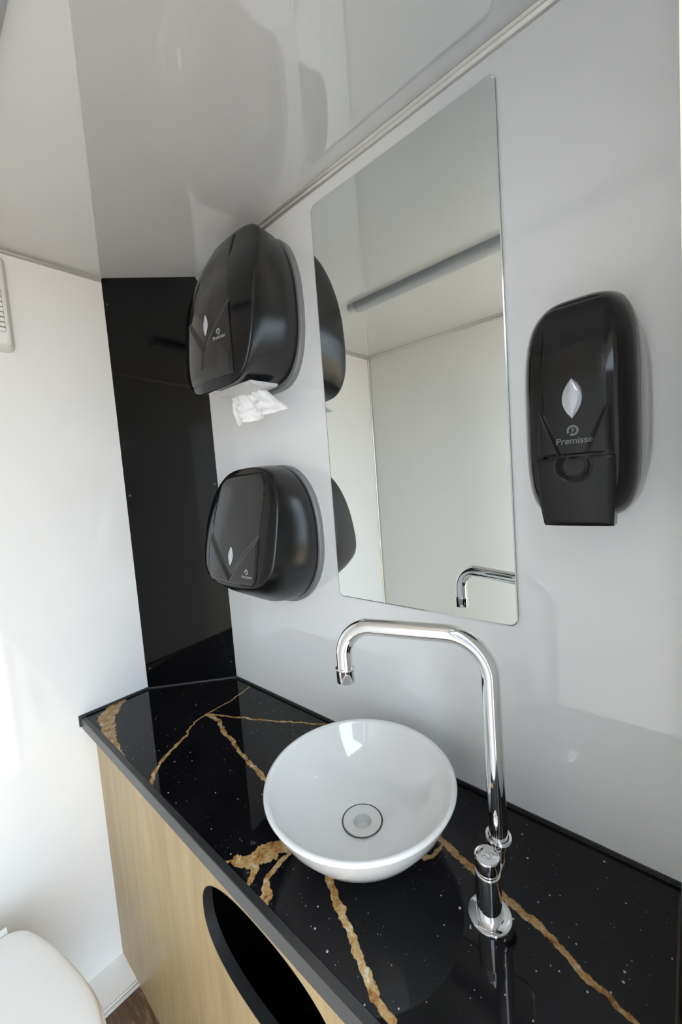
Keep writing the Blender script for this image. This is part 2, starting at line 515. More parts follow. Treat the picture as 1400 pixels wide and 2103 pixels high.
# ------------------------------------------------------------------ cabinet
CX = -0.4047
cab = thing('cabinet', 'light oak vanity cabinet with black oval waste opening, under the black worktop', 'cabinet', (-0.2, -0.72, 0.0))
HC = (-0.852, 0.632); HA = 0.206; HB = 0.1085
def oval(a, b, n=96, ex=2.45, c=HC, tilt=0.0):
    r = []
    for i in range(n):
        t = 2*math.pi*i/n
        u, v = math.cos(t), math.sin(t)
        y = a*math.copysign(abs(u)**(2/ex), u); z = b*math.copysign(abs(v)**(2/ex), v)
        r.append((c[0]+y, c[1]+z))
    return r
CZ0, CZ1 = 0.0, 0.8165
YE = YF+0.015
def front_panel():
    n = 96
    inner = oval(HA, HB, n)
    outer = []
    for i, (y, z) in enumerate(inner):     # project each oval point outwards onto the panel rectangle
        dy, dz = y-HC[0], z-HC[1]
        k = 1e9
        if dy > 1e-9: k = min(k, (-0.0005-HC[0])/dy)
        if dy < -1e-9: k = min(k, (YE-HC[0])/dy)
        if dz > 1e-9: k = min(k, (CZ1-HC[1])/dz)
        if dz < -1e-9: k = min(k, (CZ0-HC[1])/dz)
        outer.append((HC[0]+dy*k, HC[1]+dz*k))
    # snap nearest outer points to the rectangle's corners
    for c in ((-0.0005, CZ1), (-0.0005, CZ0), (YE, CZ1), (YE, CZ0)):
        i = min(range(n), key=lambda j: math.dist(outer[j], c)); outer[i] = c
    bm = bmesh.new()
    T = 0.016
    fi = [bm.verts.new((CX, *p)) for p in inner]; fo = [bm.verts.new((CX, *p)) for p in outer]
    bi = [bm.verts.new((CX+T, *p)) for p in inner]; bo = [bm.verts.new((CX+T, *p)) for p in outer]
    for i in range(n):
        j = (i+1) % n
        bm.faces.new((fi[i], fo[i], fo[j], fi[j]))
        bm.faces.new((bi[j], bo[j], bo[i], bi[i]))
        bm.faces.new((fo[i], bo[i], bo[j], fo[j]))
        f = bm.faces.new((fi[j], bi[j], bi[i], fi[i])); f.material_index = 1
    return link('front_panel', bm_mesh(bm), cab, [M_WOOD, M_BLACKEDGE])
front_panel()
# black sleeve lining the opening
def liner():
    bm = bmesh.new()
    n = 96
    R = []
    for d, a, b in ((0.0002, HA-0.0002, HB-0.0002), (0.0002, HA-0.0016, HB-0.0016), (0.022, HA-0.0016, HB-0.0016), (0.022, HA+0.012, HB+0.012)):
        R.append([bm.verts.new((CX+d, *p)) for p in oval(a, b, n)])
    for A, B in zip(R, R[1:]):
        for i in range(n):
            bm.faces.new((A[i], A[(i+1) % n], B[(i+1) % n], B[i]))
    return link('waste_opening_rim', bm_mesh(bm), cab, [M_BLACKEDGE], 35, 'matt black rim of the waste opening')
liner()
# black waste chute behind the opening
ch = bmesh.new()
x0, x1, y0, y1, z0, z1 = CX+0.024, -0.06, YE+0.10, -0.55, 0.18, 0.79
P_ = [(x0, y0, z0), (x1, y0, z0), (x1, y1, z0), (x0, y1, z0), (x0, y0, z1), (x1, y0, z1), (x1, y1, z1), (x0, y1, z1)]
V_ = [ch.verts.new(p) for p in P_]
for f in ((0, 1, 2, 3), (4, 7, 6, 5), (0, 4, 5, 1), (1, 5, 6, 2), (2, 6, 7, 3)):
    ch.faces.new([V_[i] for i in f])
me_ = bpy.data.meshes.new('m'); ch.to_mesh(me_); ch.free()
link('waste_chute', me_, cab, [M_BLACKINT])
box('side_panel', (CX+0.0162, YE, 0.0), (-0.002, YE+0.016, CZ1), M_WOOD, cab)

# ------------------------------------------------------------------ worktop
CTF = -0.4368
ct = thing('worktop', 'black marble-look worktop with gold veins on the oak cabinet', 'worktop', CT_ORG)
def corner_poly(xf, ym, inset=0.0):
    """plan of the worktop in (x,y): front edge xf, right end ym"""
    i = inset
    k = i*0.42
    return [(xf, ym), (-i, ym), (-i, PB[1]-k-0.0003), (PA[0]-k-0.0003, -i), (xf, -i)]
bmz = bmesh.new()
pl = corner_poly(CTF, YE, 0.0006)
prism('slab', pl, 2, 0.818, 0.8485, M_BLACKEDGE, ct, label='matt black slab edge')
pl2 = corner_poly(CTF+0.0125, YE+0.003, 0.0045)
prism('marble_sheet', pl2, 2, 0.8486, 0.8502, M_MARBLE, ct, label='polished black sheet with gold veins')
prism('front_edging', [(CTF-0.0012, 0.8487), (CTF-0.0012, 0.8500), (CTF-0.0004, 0.8507), (CTF+0.0115, 0.8507), (CTF+0.0122, 0.8500), (CTF+0.0122, 0.8487)], 1, YE, -0.0047, M_BLACKEDGE, ct, label='matt black lip along the front')
prism('front_face', [(CTF-0.0014, 0.8175), (CTF-0.0014, 0.8486), (CTF-0.0001, 0.8486), (CTF-0.0001, 0.8175)], 1, YE, -0.0047, M_EDGEFACE, ct, label='dark grey front face')
# thin black upstands along the walls
prism('upstand', [(-0.0003, 0.8503), (-0.0003, 0.8575), (-0.0035, 0.8575), (-0.0045, 0.8503)], 1, YE, PB[1]-0.002, M_BLACKEDGE, ct)
prism('upstand', [(-0.0003, 0.822), (-0.0003, 0.8575), (-0.0035, 0.8575), (-0.0045, 0.8503), (-0.0045, 0.822)], 0, CTF-0.007, PA[0]-0.002, M_BLACKEDGE, ct)
bm = bmesh.new()
A = Vector((*PA, 0)); B = Vector((*PB, 0))
prf = [(0.0003, 0.8503), (0.0003, 0.8560), (0.0032, 0.8560), (0.0042, 0.8503)]
ra = [bm.verts.new(A+pt*d+Vector((0, 0, z))) for d, z in prf]
rb = [bm.verts.new(B+pt*d+Vector((0, 0, z))) for d, z in prf]
bm.faces.new(ra); bm.faces.new(rb[::-1])
for i in range(4): bm.faces.new((ra[i], ra[(i+1) % 4], rb[(i+1) % 4], rb[i]))
link('upstand', bm_mesh(bm), ct, [M_BLACKEDGE])
ZT = 0.8502

# ------------------------------------------------------------------ washbasin
BC = (-0.231, -0.972)
bas = thing('washbasin', 'round white ceramic bowl basin standing on the black worktop', 'basin', (BC[0], BC[1], ZT))
RB, HBAS = 0.1785, 0.1215
prof = [(0.0, 0.0003), (0.060, 0.0003), (0.064, 0.002), (0.088, 0.012), (0.115, 0.030), (0.140, 0.055), (0.160, 0.082), (0.172, 0.105), (RB-0.002, HBAS-0.006), (RB, HBAS-0.002),
        (RB-0.0015, HBAS+0.0022), (RB-0.005, HBAS+0.0030), (RB-0.0085, HBAS+0.0015), (RB-0.011, HBAS-0.003),
        (0.160, 0.100), (0.149, 0.083), (0.130, 0.063), (0.106, 0.047), (0.078, 0.0365), (0.0395, 0.0315), (0.0375, 0.0300), (0.0200, 0.0292), (0.0195, 0.006), (0.0, 0.006)]
lathe('bowl', prof, (BC[0], BC[1], ZT), M_CERAMIC, bas, 128, 60)
lathe('drain_seal', [(0.0372, 0.0300), (0.0392, 0.0318), (0.0382, 0.0326), (0.0362, 0.0316)], (BC[0], BC[1], ZT), M_RING, bas, 64, 40, 'thin dark ring around the drain', closed=True)
lathe('drain', [(0.0361, 0.0302), (0.0361, 0.0325), (0.030, 0.0322), (0.0178, 0.0312), (0.0166, 0.0302), (0.0164, 0.0120), (0.0, 0.0100)], (BC[0], BC[1], ZT), M_DRAIN, bas, 64, 40, 'pale grey plastic drain with a round hole')

# ------------------------------------------------------------------ faucet
FC = (-0.222, -1.211); RC = (-0.1712, -1.2095)
fa = thing('faucet', 'chrome push-button faucet with tall swan spout, right of the basin', 'faucet', (FC[0], FC[1], ZT))
lathe('base_flange', [(0.0, 0.0002), (0.0315, 0.0002), (0.0320, 0.0015), (0.0314, 0.0030), (0.0295, 0.0040), (0.0190, 0.0058), (0.0, 0.0060)], (*FC, ZT), M_CHROME, fa, 72, 40)
lathe('body', [(0.0186, 0.005), (0.0186, 0.070), (0.0180, 0.0725), (0.0165, 0.0735), (0.0165, 0.076), (0.0, 0.076)], (*FC, ZT), M_CHROME, fa, 72, 40)
lathe('push_button', [(0.0, 0.0755), (0.0160, 0.0755), (0.0170, 0.0775), (0.0185, 0.084), (0.0188, 0.096), (0.0180, 0.0988), (0.0168, 0.0995), (0.0155, 0.0988), (0.0, 0.0985)], (*FC, ZT), M_CHROME, fa, 72, 40)
# engraved strokes on the button top
def strokes(name, lines, fx, r, parent, m, label=None):
    bm = bmesh.new()
    for ln in lines:
        t = tube_bm([fx(*p) for p in ln], r, 6)
        tmp = bpy.data.meshes.new('t'); t.to_mesh(tmp); t.free()
        bm.from_mesh(tmp); bpy.data.meshes.remove(tmp)
    return link(name, bm_mesh(bm), parent, [m], None, label)
bu = _r2.copy(); bu.z = 0; bu.normalize()
bv = Vector((-bu.y, bu.x, 0))
ang = math.radians(-12)
eu = bu*math.cos(ang)+bv*math.sin(ang); ev = -bu*math.sin(ang)+bv*math.cos(ang)
def onbtn(u, v): return Vector((FC[0], FC[1], ZT+0.0986)) + eu*u*0.0125 + ev*v*0.0125
strokes('lettering', [
    [(-1.0, -0.40), (-1.0, 0.40), (-0.52, 0.40)], [(-1.0, 0.02), (-0.62, 0.02)],
    [(-0.62, -0.40), (-0.34, 0.42), (-0.06, -0.30), (0.06, -0.52), (0.24, -0.50), (0.30, -0.30), (0.30, 0.36), (0.84, 0.36), (0.42, -0.42), (0.98, -0.42)],
    [(-0.50, -0.10), (-0.18, -0.10)], [(0.02, 0.42), (0.02, 0.24)],
    ], onbtn, 0.00042, fa, M_ETCH, 'grey engraved lettering FAUZ on the button')
# connection arm and lower riser with cone
dirr = Vector((RC[0]-FC[0], RC[1]-FC[1], 0))
p0 = Vector((FC[0], FC[1], ZT+0.050)); p1 = Vector((RC[0], RC[1], ZT+0.052))
link('outlet_arm', bm_mesh(tube_bm([p0+dirr*0.2, p0+dirr*0.45, p0+dirr*0.75, p1], [0.0145, 0.0125, 0.011, 0.0105], 40)), fa, [M_CHROME], 40)
lathe('elbow', [(0.0, 0.030), (0.006, 0.032), (0.0115, 0.040), (0.0150, 0.052), (0.0160, 0.066), (0.0160, 0.084), (0.0, 0.084)], (RC[0], RC[1], ZT), M_CHROME, fa, 56, 40)
lathe('collar_nut', [(0.0150, 0.080), (0.0200, 0.081), (0.0208, 0.083), (0.0208, 0.090), (0.0195, 0.0925), (0.0160, 0.0915), (0.0150, 0.0895)], (RC[0], RC[1], ZT), M_CHROME, fa, 64, 40, closed=True)
PZ = 1.270; NZ = (-0.2475, -0.9735)
hv = Vector((NZ[0]-RC[0], NZ[1]-RC[1], 0)); hl = hv.length; hd = hv.normalized()
path = [Vector((RC[0], RC[1], z)) for z in (0.90, 0.95, 1.0, 1.05, 1.10, 1.15)]
R1, R2 = 0.066, 0.056
rc = Vector((RC[0], RC[1], 0))
for i in range(0, 25):
    t = math.pi/2*i/24
    path.append(rc + hd*(R1-R1*math.cos(t)) + Vector((0, 0, PZ-R1+R1*math.sin(t))))
for k in (0.25, 0.5, 0.75):
    path.append(rc + hd*(R1+(hl-R1-R2)*k) + Vector((0, 0, PZ)))
for i in range(0, 25):
    t = math.pi/2*i/24
    path.append(rc + hd*(hl-R2+R2*math.sin(t)) + Vector((0, 0, PZ-R2+R2*math.cos(t))))
path.append(Vector((NZ[0], NZ[1], 1.195)))
path.append(Vector((NZ[0], NZ[1], 1.180)))
link('spout_pipe', bm_mesh(tube_bm(path, 0.0145, 48)), fa, [M_CHROME], 40)
lathe('nozzle', [(0.0140, 0.026), (0.0175, 0.0265), (0.0180, 0.0255), (0.0170, 0.0235), (0.0168, 0.0012), (0.0160, 0.0), (0.0135, 0.0), (0.0130, 0.006), (0.0, 0.0065)], (NZ[0], NZ[1], 1.1645), M_CHROME, fa, 64, 40)

# ------------------------------------------------------------------ mirror
MY0, MY1, MZ0, MZ1 = -0.7471, -1.1993, 1.2278, 2.2037
def rrect(y0, y1, z0, z1, r, n=8):
    pts = []
    for cy, cz, a0 in ((y1-r, z1-r, 0), (y0+r, z1-r, 90), (y0+r, z0+r, 180), (y1-r, z0+r, 270)):
        for i in range(n+1):
            a = math.radians(a0+90*i/n)
            pts.append((cy+r*math.cos(a), cz+r*math.sin(a)))
    return pts
def mirror():
    bm = bmesh.new()
    rings = []
    for x, ins in ((-0.0004, 0.0), (-0.0032, 0.0), (-0.0042, 0.0022)):
        rings.append([bm.verts.new((x, *p)) for p in rrect(MY1+ins, MY0-ins, MZ0+ins, MZ1-ins, 0.016-ins)])
    n = len(rings[0])
    bm.faces.new(rings[0])
    for k, (A, B) in enumerate(zip(rings, rings[1:])):
        for i in range(n):
            f = bm.faces.new((A[i], A[(i+1) % n], B[(i+1) % n], B[i]))
            f.material_index = 1 + k
    bm.faces.new(rings[2][::-1])
    o = link('mirror', bm_mesh(bm), None, [M_MIRROR, M_MIRROREDGE, M_MIRRORBEVEL])
    return tag(o, 'tall frameless mirror with rounded corners on the white wall', 'mirror', (0, (MY0+MY1)/2, MZ0))
mirror()

# ------------------------------------------------------------------ dispensers
def superell(w, ht, hb, nt, nb, c=0.0, n=144):
    pts = []
    for i in range(n):
        t = 2*math.pi*i/n
        u, v = math.cos(t), math.sin(t)
        e = nt if v >= 0 else nb
        h = ht if v >= 0 else hb
        zz = math.copysign(abs(v)**(2/e), v)
        pts.append((w*math.copysign(abs(u)**(2/e), u)*(1-c*zz*zz), h*zz))
    return pts

class Dispenser:
    def __init__(s, name, label, cat, yc, zc, prof, bulge, wref):
        s.yc, s.zc, s.prof, s.bulge, s.wref = yc, zc, prof, bulge, wref
        s.root = thing(name, label, cat, (0.0, yc, zc))
    def D(s, y, z):
        k = max(-1.0, min(1.0, y/s.wref))
        return interp(s.prof, z) + s.bulge*(1-abs(k)**2.2)
    def back(s, out, d0, d1, m, name='back_plate', label=None):
        bm = bmesh.new()
        R = []
        for d, k in ((d0, 1.0), (d1-0.003, 1.0), (d1, 0.985)):
            R.append([bm.verts.new((-d, s.yc+k*a, s.zc+k*b)) for a, b in out])
        n = len(out)
        for A, B in zip(R, R[1:]):
            for i in range(n): bm.faces.new((A[i], A[(i+1) % n], B[(i+1) % n], B[i]))
        bm.faces.new(R[0]); bm.faces.new(R[-1][::-1])
        return link(name, bm_mesh(bm), s.root, [m], 40, label)
    def shell(s, rings, front_ring_scale, cap_steps, mside, mfront, pockets=()):
        """rings: (depth or factor of D, outline). Last ring is the seam."""
        bm = bmesh.new()
        R = []
        seam = rings[-1][1]
        for d, out in rings:
            vs = []
            for a, b in out:
                if isinstance(d, tuple):
                    dd = d[1] + d[0]*s.D(a, b)
                else: dd = d
                vs.append(bm.verts.new((-dd, s.yc+a, s.zc+b)))
            R.append(vs)
        nside = len(R)-1
        ks = [front_ring_scale]
        for i in range(1, cap_steps): ks.append(front_ring_scale*(1-i/cap_steps)**1.0)
        e0 = rings[-1][0][1]
        for j, k in enumerate(ks):
            vs = []
            for a, b in seam:
                y, z = a*k, b*k
                dd = s.D(y, z) + e0*math.exp(-((1-k)/0.05))
                for z0, z1, hw in pockets:
                    if z0+0.006 < z < z1-0.006 and abs(y) < interp(hw, z)-0.006: dd = min(dd, s.D(y, z)-0.010)
                vs.append(bm.verts.new((-dd, s.yc+y, s.zc+z)))
            R.append(vs)
        n = len(seam)
        for k, (A, B) in enumerate(zip(R, R[1:])):
            for i in range(n):
                f = bm.faces.new((A[i], A[(i+1) % n], B[(i+1) % n], B[i]))
                f.material_index = 0 if k < nside else 1
        c = bm.verts.new((-s.D(0, 0)+0.010, s.yc, s.zc))
        for i in range(n):
            f = bm.faces.new((R[-1][i], R[-1][(i+1) % n], c)); f.material_index = 1
        bm.faces.new(R[0][::-1])
        return link('cover', bm_mesh(bm), s.root, [mside, mfront], 50)
    def panel(s, z0, z1, hw, m, vee=None, lift=0.0035, ny=72, nz=120, name='front_panel', label=None, dimple=None, thick=0.012, lens=None):
        """raised front panel following the cover; hw: half-width table over z"""
        bm = bmesh.new()
        G = []
        for j in range(nz+1):
            z = z0+(z1-z0)*j/nz
            w = interp(hw, z)
            row = []
            for i in range(ny+1):
                y = w*(-1+2*i/ny)
                d = s.D(y, z) + lift
                e = 1-abs(-1+2*i/ny)
                d -= 0.0012*math.exp(-e*w/0.0022)
                ez = min(z-z0, z1-z)
                d -= 0.003*math.exp(-ez/0.003)
                if vee: d -= vee(y, z, w)
                if dimple: d -= dimple(y, z)
                row.append(bm.verts.new((-d, s.yc+y, s.zc+z)))
            G.append(row)
        for j in range(nz):
            for i in range(ny):
                bm.faces.new((G[j][i], G[j+1][i], G[j+1][i+1], G[j][i+1]))
        loop = G[0] + [G[j][ny] for j in range(1, nz+1)] + G[nz][-2::-1] + [G[j][0] for j in range(nz-1, 0, -1)]
        back = []
        for v in loop:
            y, z = v.co.y-s.yc, v.co.z-s.zc
            back.append(bm.verts.new((-(s.D(y, z)-thick), v.co.y, v.co.z)))
        n = len(loop)
        for i in range(n):
            bm.faces.new((loop[i], back[i], back[(i+1) % n], loop[(i+1) % n]))
        return link(name, bm_mesh(bm), s.root, [m], 35, label)
    def eye(s, z0, z1, hw, dfun, label='pale lens-shaped level window'):
        bm = bmesh.new()
        n = 24
        L, Rr = [], []
        rows = []
        for j in range(n+1):
            t = j/n
            w = hw*math.sin(math.pi*t)**0.9 if 0 < t < 1 else 0
            z = z0+(z1-z0)*t
            rows.append([(-w, z), (-0.6*w, z), (0, z), (0.6*w, z), (w, z)])
        R = []
        for j, row in enumerate(rows):
            if j in (0, n):
                y, z = row[2]; R.append([bm.verts.new((-dfun(y, z)-0.0005, s.yc+y, s.zc+z))]*5); continue
            vs = []
            for k, (y, z) in enumerate(row):
                up = (0.0006, 0.0022, 0.0028, 0.0022, 0.0006)[k]
                vs.append(bm.verts.new((-dfun(y, z)-up, s.yc+y, s.zc+z)))
            R.append(vs)
        for A, B in zip(R, R[1:]):
            for k in range(4):
                f = []
                for v in (A[k], A[k+1], B[k+1], B[k]):
                    if v not in f: f.append(v)
                if len(f) > 2: bm.faces.new(f)
        link('lens', bm_mesh(bm), s.root, [M_LENS], 60, label)
        # dark surround
        bm = bmesh.new()
        ring = [(r[0][0]*1.0, r[0][1]) for r in rows] + [(r[4][0], r[4][1]) for r in rows[-2:0:-1]]
        A, B = [], []
        for y, z in ring:
            zz = (z0+z1)/2+(z-(z0+z1)/2)*1.05
            A.append(bm.verts.new((-dfun(y, z)-0.0007, s.yc+y, s.zc+z)))
            B.append(bm.verts.new((-dfun(y*1.13, zz)-0.0003, s.yc+y*1.13+math.copysign(0.0004, y), s.zc+zz)))
        m_ = len(ring)
        for i in range(m_):
            bm.faces.new((A[i], A[(i+1) % m_], B[(i+1) % m_], B[i]))
        link('lens_surround', bm_mesh(bm), s.root, [M_BLACKPLASTIC])
    def print_(s, yt, zt, width, dfun, slant=0.0, pm=None):
        """printed word and round emblem, laid on the panel"""
        fc = bpy.data.curves.new('txt', 'FONT')
        fc.body = 'Premisse'; fc.align_x = 'CENTER'; fc.size = 1.0; fc.offset = 0.012; fc.shear = 0.12
        to = bpy.data.objects.new('txt', fc); COL.objects.link(to)
        bpy.context.view_layer.update()
        me = bpy.data.meshes.new_from_object(to.evaluated_get(bpy.context.evaluated_depsgraph_get()))
        bpy.data.objects.remove(to)
        xs = [v.co.x for v in me.vertices]
        k = width/(max(xs)-min(xs))
        for v in me.vertices:
            y = yt - v.co.x*k; z = zt + v.co.y*k + slant*v.co.x*k
            v.co = Vector((-dfun(y, z)-0.0005, s.yc+y, s.zc+z))
        link('lettering', me, s.root, [pm or M_PRINTB], None, 'pale grey printed word Premisse')
        # emblem: swirl ring with a letter P
        bm = bmesh.new()
        r0, r1 = width*0.085, width*0.165
        cy, cz = yt+width*0.02, zt+width*0.40
        n = 30
        A, B = [], []
        for i in range(n+1):
            a = math.radians(-120+330*i/n)
            rr = r1*(1.0 if i < n*0.8 else 1.0)
            ri = r0*1.25
            A.append((rr*math.cos(a), rr*math.sin(a))); B.append((ri*math.cos(a), ri*math.sin(a)*0.95))
        def P(u, v):
            y, z = cy-u, cz+v
            return bm.verts.new((-dfun(y, z)-0.0005, s.yc+y, s.zc+z))
        VA = [P(*q) for q in A]; VB = [P(*q) for q in B]
        for i in range(n): bm.faces.new((VA[i], VA[i+1], VB[i+1], VB[i]))
        for quad in (((-.3, -1.3), (-.05, -1.3), (-.05, .75), (-.3, .75)), ((-.05, .5), (.45, .5), (.3, .75), (-.05, .75)), ((.45, .5), (.45, -.05), (.2, .05), (.2, .5)), ((-.05, -.05), (.45, -.05), (.3, -.3), (-.05, -.3))):
            bm.faces.new([P(u*r0*1.2, v*r0*1.05) for u, v in quad])
        link('emblem', bm_mesh(bm), s.root, [pm or M_PRINTB], None, 'pale grey round emblem with letter P')

def sstep(a, b, x):
    t = max(0.0, min(1.0, (x-a)/(b-a))); return t*t*(3-2*t)

def make_vee(z_edge, z_bot, w_at, depth, band):
    """recess above a V whose arms run from the panel edges to the middle"""
    def f(y, z, w):
        line = z_bot + (z_edge-z_bot)*(abs(y)/w_at)**0.9
        return depth*sstep(0, band, z-line)*(1-sstep(0.10, 0.16, z-z_edge))
    return f

# upper: folded towel dispenser
yc, zc = -0.537, 1.985
d1 = Dispenser('towel_dispenser', 'upper black towel dispenser with paper hanging out, left of the mirror', 'dispenser', yc, zc,
               [(-0.22, 0.160), (-0.19, 0.168), (-0.14, 0.173), (-0.05, 0.168), (0.03, 0.157), (0.09, 0.136), (0.14, 0.112), (0.19, 0.084), (0.22, 0.066)], 0.028, 0.158)
d1.back(superell(0.161, 0.205, 0.194, 4.6, 4.6, 0.24), 0.0, 0.016, M_GREYPLASTIC, label='grey back plate against the wall')
hw1 = [(-0.185, 0.095), (-0.14, 0.101), (-0.06, 0.097), (0.02, 0.090), (0.08, 0.076), (0.14, 0.058), (0.198, 0.040)]
d1.shell([(0.0155, superell(0.152, 0.198, 0.180, 4.4, 4.4, 0.24)), ((0.12, 0.010), superell(0.156, 0.200, 0.180, 4.4, 4.4, 0.24)), ((0.45, 0.0), superell(0.162, 0.206, 0.180, 4.4, 4.4, 0.22)), ((0.80, -0.001), superell(0.1610, 0.207, 0.189, 4.4, 4.4, 0.18)), ((0.95, -0.001), superell(0.1600, 0.206, 0.203, 4.4, 4.6, 0.14)), ((0.985, -0.001), superell(0.1590, 0.205, 0.2035, 4.4, 4.6, 0.14)), ((1.0, -0.0015), superell(0.1570, 0.203, 0.2015, 4.4, 4.6, 0.14))], 0.99, 30, M_BLACKPLASTIC, M_BLACKGLOSS, [(-0.180, 0.192, hw1)])
v1 = make_vee(-0.02, -0.118, 0.095, 0.0060, 0.020)
d1.panel(-0.180, 0.192, hw1, M_SMOKE, lambda y, z, w: v1(y, z, w), lift=0.0040, label='smoked glossy front panel')
f1 = lambda y, z: d1.D(y, z)+0.0040-v1(y, z, 0.1)
d1.eye(-0.070, -0.018, 0.011, f1)
d1.print_(-0.062, -0.095, 0.044, f1)
# pale chute lip under the dispenser
def chute(d):
    bm = bmesh.new()
    n = 20
    rows = []
    for i in range(n+1):
        y = -0.085+0.17*i/n
        k = 1-(abs(y)/0.09)**4
        rows.append([(0.045, -0.186), (0.052, -0.194-0.003*k), (0.100, -0.197-0.006*k), (0.128, -0.196-0.004*k), (0.136, -0.188)])
    R = [[bm.verts.new((-dx, d.yc-0.085+0.17*i/n, d.zc+z)) for dx, z in row] for i, row in enumerate(rows)]
    for A, B in zip(R, R[1:]):
        for k in range(4): bm.faces.new((A[k], A[k+1], B[k+1], B[k]))
        bm.faces.new((A[4], A[0], B[0], B[4]))
    bm.faces.new(R[0]); bm.faces.new(R[-1][::-1])
    link('paper_chute', bm_mesh(bm), d.root, [M_MOUTH], 40, 'pale grey outlet lip under the dispenser')
chute(d1)

# lower: jumbo roll dispenser
yc, zc = -0.524, 1.385
d2 = Dispenser('roll_dispenser', 'lower black rounded paper-roll dispenser above the worktop corner', 'dispenser', yc, zc,
               [(-0.20, 0.164), (-0.15, 0.170), (-0.10, 0.171), (-0.055, 0.167), (0.0, 0.157), (0.055, 0.144), (0.125, 0.122), (0.17, 0.104), (0.21, 0.086)], 0.016, 0.168)
d2.back(superell(0.179, 0.203, 0.198, 3.2, 2.9, 0.2), 0.0, 0.016, M_GREYPLASTIC, label='grey back plate against the wall')
hw2 = [(-0.108, 0.088), (-0.09, 0.106), (-0.03, 0.112), (0.06, 0.113), (0.12, 0.111), (0.16, 0.098), (0.185, 0.072)]
d2.shell([(0.0155, superell(0.171, 0.197, 0.190, 3.2, 2.9, 0.2)), ((0.12, 0.010), superell(0.174, 0.199, 0.190, 3.2, 2.9, 0.2)), ((0.45, 0.0), superell(0.178, 0.203, 0.178, 3.2, 3.0, 0.18)), ((0.80, -0.001), superell(0.171, 0.201, 0.142, 3.2, 3.6, 0.13)), ((0.95, -0.001), superell(0.1645, 0.1985, 0.121, 3.2, 4.0, 0.1)), ((0.985, -0.001), superell(0.163, 0.197, 0.116, 3.2, 4.0, 0.1)), ((1.0, -0.0025), superell(0.1605, 0.1945, 0.112, 3.2, 4.0, 0.1))], 0.985, 30, M_BLACKPLASTIC, M_BLACKGLOSS, [(-0.105, 0.182, hw2)])
v2 = make_vee(0.012, -0.104, 0.115, 0.0060, 0.022)
d2.panel(-0.105, 0.182, hw2, M_SMOKE, lambda y, z, w: v2(y, z, w), lift=0.0040, label='smoked glossy front panel')
f2 = lambda y, z: d2.D(y, z)+0.0040-v2(y, z, 0.115)
d2.eye(-0.058, -0.008, 0.011, f2)
d2.print_(-0.078, -0.084, 0.040, f2)

# soap dispenser
yc, zc = -1.320, 1.605
d3 = Dispenser('soap_dispenser', 'black soap dispenser with push lever, right of the mirror', 'dispenser', yc, zc,
               [(-0.18, 0.090), (-0.13, 0.101), (-0.06, 0.106), (0.02, 0.105), (0.08, 0.097), (0.13, 0.080), (0.16, 0.062), (0.18, 0.048)], 0.004, 0.05)
d3.back(superell(0.0825, 0.176, 0.166, 2.9, 2.9), 0.0, 0.034, M_GREYLIGHT, label='light grey back housing against the wall')
hw3 = [(-0.066, 0.0475), (0.0, 0.0450), (0.07, 0.0455), (0.12, 0.0460), (0.142, 0.043), (0.156, 0.034)]
hw3b = [(-0.170, 0.0445), (-0.12, 0.0490), (-0.069, 0.0500)]
d3.shell([(0.0335, superell(0.070, 0.171, 0.160, 4.2, 4.6)), ((0.40, 0.0), superell(0.0735, 0.171, 0.161, 4.2, 4.6)), ((0.68, 0.0), superell(0.0725, 0.170, 0.160, 4.2, 4.6)), ((0.90, 0.0), superell(0.063, 0.166, 0.156, 4.2, 4.6)), ((0.98, 0.0), superell(0.057, 0.162, 0.152, 4.2, 4.6)), ((1.0, 0.0), superell(0.054, 0.159, 0.150, 4.2, 4.6))], 0.985, 40, M_BLACKGLOSS, M_BLACKGLOSS, [(-0.149, 0.156, [(-0.15, 0.047), (0.0, 0.044), (0.12, 0.045), (0.142, 0.042), (0.156, 0.033)])])
v3 = make_vee(0.0, -0.125, 0.045, 0.0042, 0.016)
d3.panel(-0.066, 0.156, hw3, M_SATIN, lambda y, z, w: v3(y, z, w), lift=0.0025, label='dark satin front panel')
f3 = lambda y, z: d3.D(y, z)+0.0025-v3(y, z, 0.046)
d3.eye(-0.015, 0.042, 0.0125, f3)
d3.print_(-0.001, -0.050, 0.046, f3, pm=M_PRINT)
def dimple3(y, z):
    r = math.hypot(y, (z+0.082))
    vv = v3(y, z, 0.046)
    ball = 0.0075*(1-sstep(0.013, 0.025, r))
    return max(ball, vv if z > -0.085 else vv*(1-sstep(0.0, 0.02, -0.085-z)))
d3.panel(-0.170, -0.069, hw3b, M_SATIN, None, lift=0.0035, ny=64, nz=72, name='push_lever', label='wide push lever with a round dimple', dimple=dimple3, thick=0.03)

